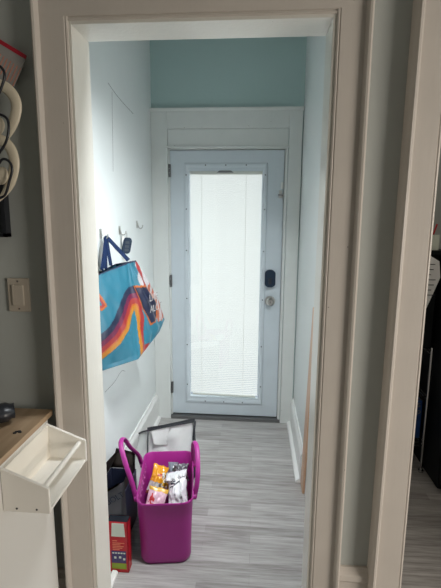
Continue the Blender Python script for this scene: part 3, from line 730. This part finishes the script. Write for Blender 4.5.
# white cabinet with wood top
cab = thing('cabinet', (-0.9, 0.7, 0), 'white cabinet with a wooden top left of the doorway', 'cabinet')
CX = -0.587
obj('cabinet_body', B((-1.30, CX, 0.20, 1.150, 0.002, 0.998), bev=0.001), M['cabinet'], cab)
ct = tag(obj('counter_top', B((-1.30, -0.584, 0.19, 1.178, 0.998, 1.014), bev=0.0015), M['counter'], cab), 'wood grain top')
bm = bmesh.new()
cyl(bm, (CX, 0.94, 0.57), (CX+0.001, 0.94, 0.57), 0.004, 8)
tag(obj('nail_hole', bm, M['black_plastic'], cab), 'small dark nail hole')
bm = bmesh.new()
for i in range(5):
    a = i*1.3; r = bmesh.ops.create_icosphere(bm, subdivisions=1, radius=0.0045)
    bmesh.ops.scale(bm, vec=(1.4, 1, 0.35), verts=r['verts']); bmesh.ops.translate(bm, vec=(-0.612+0.006*math.cos(a), 1.035+0.006*math.sin(a*1.7), 1.0150), verts=r['verts'])
tag(obj('crumb', bm, M['black_plastic']), 'dark crumbs lying on the wooden cabinet top', 'crumbs', kind='stuff')
# bin / tray fixed to the cabinet side
tr = thing('side_bin', (CX, 1.02, 0.88), 'white open wooden bin with a rod front on the cabinet side', 'bin')
YA, YB, XO = 0.905, 1.14, -0.4715
prof = [(CX+0.001, 0.880), (XO, 0.880), (XO, 0.945), (CX+0.001, 0.991)]
for a in (YA, YB-0.009):
    bm = bmesh.new(); prism(bm, prof, 1, a, a+0.009); bmesh.ops.bevel(bm, geom=list(bm.edges), offset=0.0012, segments=1, affect='EDGES')
    obj('end_panel', bm, M['tray'], tr)
obj('back_panel', B((CX+0.001, CX+0.009, YA+0.009, YB-0.009, 0.880, 0.989)), M['tray_back'], tr)
obj('bottom_panel', B((CX+0.009, XO-0.002, YA+0.009, YB-0.009, 0.881, 0.889)), M['tray'], tr)
bm = bmesh.new(); cyl(bm, (XO-0.018, YA+0.008, 0.938), (XO-0.018, YB-0.008, 0.938), 0.0065, 16); o = obj('rod', bm, M['tray'], tr); autosmooth(o, 50)
for xx in (-0.552, -0.503):
    bm = bmesh.new(); cyl(bm, (xx, YA, 0.890), (xx, YA-0.001, 0.890), 0.0025, 10); tag(obj('peg_hole', bm, M['black_plastic'], tr))
# dark glove-like object on the cabinet
bm = bmesh.new(); tube(bm, catmull([(-0.94, 0.93, 1.042), (-0.81, 0.99, 1.044), (-0.72, 1.05, 1.044), (-0.655, 1.100, 1.044)], 8), 0.036, 0.026, n=20, up=(0, 0, 1),
     taper=lambda t: (0.75+0.35*math.sin(math.pi*min(t, 0.8))) if t < 0.92 else 0.72)
for v in bm.verts: v.co += Vector((1, 1, 0.4))*noise.noise(v.co*30)*0.004
o = obj('sunglasses_case', bm, M['black_plastic'], smooth=True); o.name = 'dark_case'
tag(o, 'long black case lying on the wooden cabinet top', 'case')

# wall rack with curved cream bands, top left
YR = 1.157
rk = thing('wire_rack', (-0.72, YR, 1.52), 'black wire rack on the wall above the light switch', 'rack')
bm = B((-0.80, -0.688, NY0-0.026, NY0-0.001, 1.514, 1.524), (-0.698, -0.688, NY0-0.026, NY0-0.001, 1.514, 1.66), (-0.80, -0.69, NY0-0.006, NY0-0.001, 1.52, 1.66), (-0.80, -0.692, NY0-0.020, NY0-0.014, 1.566, 1.572))
obj('rack_frame', bm, M['black_plastic'], rk)
def wire(pts):
    bm = bmesh.new(); tube(bm, catmull([(x, YR-0.020, z) for x, z in pts], 8), 0.0034, n=8, up=(0, 1, 0)); return obj('wire_loop', bm, M['black_plastic'], rk, True)
wire([(-0.70, 1.935), (-0.665, 1.945), (-0.642, 1.937), (-0.634, 1.915), (-0.655, 1.87), (-0.70, 1.80)])
wire([(-0.71, 1.80), (-0.68, 1.81), (-0.657, 1.825), (-0.636, 1.815), (-0.633, 1.79), (-0.645, 1.755), (-0.675, 1.72), (-0.71, 1.70)])
wire([(-0.71, 1.68), (-0.672, 1.700), (-0.655, 1.716), (-0.638, 1.710), (-0.632, 1.690), (-0.642, 1.66), (-0.655, 1.628), (-0.672, 1.618), (-0.71, 1.61)])
def band(pts, bulb, label):
    t = thing('curved_band', (bulb[0], YR, bulb[1]), label, 'plastic band', 'cream bands in the wire rack')
    bm = bmesh.new(); tube(bm, catmull([(x, YR+0.010, z) for x, z in pts], 8), 0.0145, 0.007, n=14, up=(0, 1, 0), taper=lambda q_: 1.0 if q_ < 0.75 else max(0.15, 1-(q_-0.75)*3.2))
    obj('band', bm, M['cream'], t, True)
    bm = bmesh.new(); r = bmesh.ops.create_uvsphere(bm, u_segments=24, v_segments=14, radius=1)
    bmesh.ops.scale(bm, vec=(0.019, 0.009, 0.024), verts=r['verts']); bmesh.ops.rotate(bm, matrix=Matrix.Rotation(R(20), 3, 'Y'), verts=r['verts'])
    bmesh.ops.translate(bm, vec=(bulb[0], YR-0.004, bulb[1]), verts=r['verts']); obj('end_pad', bm, M['cream'], t, True)
band([(-0.72, 1.902), (-0.672, 1.904), (-0.645, 1.893), (-0.627, 1.868), (-0.626, 1.840), (-0.643, 1.795), (-0.656, 1.77)], (-0.672, 1.800), 'cream curved plastic band with round pad, upper of the two in the rack')
band([(-0.72, 1.772), (-0.675, 1.768), (-0.650, 1.748), (-0.641, 1.715), (-0.648, 1.680), (-0.668, 1.640), (-0.70, 1.605)], (-0.672, 1.676), 'cream curved plastic band with round pad, lower of the two in the rack')
cd = thing('greeting_card', (-0.65, NY0-0.004, 1.95), 'tilted grey card with a red edge tucked above the cream bands', 'card')
bm = bmesh.new(); prism(bm, [(-0.600, 1.974), (-0.640, 1.905), (-0.75, 1.90), (-0.75, 2.03), (-0.652, 2.008)], 1, NY0-0.022, NY0-0.020); crd = obj('card_sheet', bm, M['paper'], cd)
bm = bmesh.new(); prism(bm, [(-0.600, 1.980), (-0.602, 1.970), (-0.662, 2.005), (-0.75, 2.055), (-0.75, 2.068)], 1, NY0-0.023, NY0-0.0195); tag(obj('spine', bm, M['red'], cd), 'red edge')
bm = bmesh.new()
for i in range(7):
    a = Vector((-0.668+i*0.0085, 0, 1.985-i*0.006)); d = Vector((-0.5, 0, -0.86))*(0.05-0.003*(i % 3))
    cyl(bm, (a.x, NY0-0.0222, a.z), (a.x+d.x, NY0-0.0222, a.z+d.z), 0.0008, 5)
tag(obj('print_line', bm, M['carton_pink'], cd), 'faint pink lines')
bm = bmesh.new(); tube(bm, catmull([(-0.72, NY0-0.008, 1.330), (-0.70, NY0-0.006, 1.322), (-0.695, NY0-0.005, 1.30)], 5), 0.002, n=6); bm.free()

# ================================================================== THINGS, SIDE ROOM RIGHT
ws = thing('wire_shelf', (0.90, 2.80, 0), 'chrome wire shelf standing in the dark side room', 'shelf')
for x in (0.70, 1.060):
    for y in (2.64, 2.95):
        bm = bmesh.new(); cyl(bm, (x, y, 0.006), (x, y, 0.81), 0.008, 14); cyl(bm, (x, y, 0), (x, y, 0.014), 0.016, 14); obj('post', bm, M['chrome'], ws, False)
for zz in (0.20, 0.50, 0.79):
    bm = bmesh.new()
    for y in (2.64, 2.95):
        for dz in (0, 0.022): cyl(bm, (0.70, y, zz-dz), (1.06, y, zz-dz), 0.003, 8)
    for x in (0.70, 1.06):
        for dz in (0, 0.022): cyl(bm, (x, 2.64, zz-dz), (x, 2.95, zz-dz), 0.003, 8)
    for i in range(12): cyl(bm, (0.72+i*0.029, 2.64, zz), (0.72+i*0.029, 2.95, zz), 0.002, 6)
    obj('shelf_tier', bm, M['chrome'], ws)
pk = thing('blue_package', (0.95, 2.75, 0.205), 'blue plastic package on the lower tier of the wire shelf', 'package')
obj('pack_body', B((0.80, 1.048, 2.67, 2.86, 0.206, 0.46), bev=0.012), M['blue_pack'], pk)
mt = Matrix.Translation((1.005, 2.668, 0.39)) @ Matrix.Rotation(R(90), 4, 'X')
text_mesh('lettering', 'Zip', 0.05, M['slate_card'], pk, mt)
text_mesh('lettering', 'LDS', 0.04, M['slate_card'], pk, Matrix.Translation((1.00, 2.668, 0.43)) @ Matrix.Rotation(R(90), 4, 'X'))
bx = thing('black_bin', (0.90, 2.80, 0.795), 'black bin on top of the wire shelf in the side room', 'bin')
bm = B((0.71, 1.062, 2.66, 2.94, 0.795, 1.36), bev=0.008); obj('bin_body', bm, M['fridge'], bx)
obj('bin_lid', B((0.70, 1.07, 2.65, 2.95, 1.36, 1.385), bev=0.004), M['fridge'], bx)
fr = thing('refrigerator', (1.45, 2.75, 0), 'black refrigerator in the side room right of the wire shelf', 'refrigerator')
obj('fridge_body', B((1.09, 1.80, 2.46, 3.15, 0.002, 1.36), bev=0.01), M['fridge'], fr)
obj('fridge_door', B((1.09, 1.80, 2.40, 2.452, 0.05, 1.36), bev=0.01), M['fridge'], fr)
bm = bmesh.new(); cyl(bm, (1.72, 2.37, 0.6), (1.72, 2.37, 1.1), 0.01, 12); cyl(bm, (1.72, 2.40, 0.62), (1.72, 2.37, 0.62), 0.008, 10); cyl(bm, (1.72, 2.40, 1.08), (1.72, 2.37, 1.08), 0.008, 10); obj('fridge_handle', bm, M['fridge'], fr)
# list sheet on the bin front
ls = thing('list_sheet', (0.98, 2.655, 1.2), 'white handwritten list taped slanting on the black bin front', 'paper')
def P3(x, z): return (x, z)
bm = bmesh.new(); prism(bm, [(0.955, 1.385), (1.055, 1.325), (1.068, 1.23), (1.005, 1.045), (0.93, 1.13), (0.93, 1.36)], 1, 2.640, 2.6425); obj('sheet', bm, M['bag_white'], ls)
for i in range(8):
    zz = 1.335-i*0.03; a = 0.975+0.003*i
    obj('writing', B((a, a+(0.03, 0.055, 0.045)[i % 3], 2.6385, 2.6402, zz, zz+0.004)), M['black_plastic'], ls)
nt = tag(obj('note_card', B((0.985, 1.055, 2.67, 2.674, 1.387, 1.475)), M['carton_white']), 'small white card standing on top of the black bin', 'card')
pc = thing('pen_cup', (1.01, 2.72, 1.386), 'dark cup standing on the black bin in the side room', 'cup')
bm = bmesh.new(); cyl(bm, (1.03, 2.73, 1.386), (1.03, 2.73, 1.47), 0.03, 20); obj('cup_body', bm, M['keypad'], pc)
for i, (mm, lb) in enumerate(((M['carton_red'], 'red pen in the dark cup on the black bin'), (M['tray'], 'white pen in the dark cup on the black bin'), (M['blue_pack'], 'blue pen in the dark cup on the black bin'))):
    bm = bmesh.new(); a = i*2.1; cyl(bm, (1.03+0.01*math.cos(a), 2.73+0.01*math.sin(a), 1.47), (1.03+0.028*math.cos(a), 2.73+0.022*math.sin(a), 1.535), 0.005, 10)
    tag(obj('pen', bm, mm), lb, 'pen', 'pens in the dark cup')
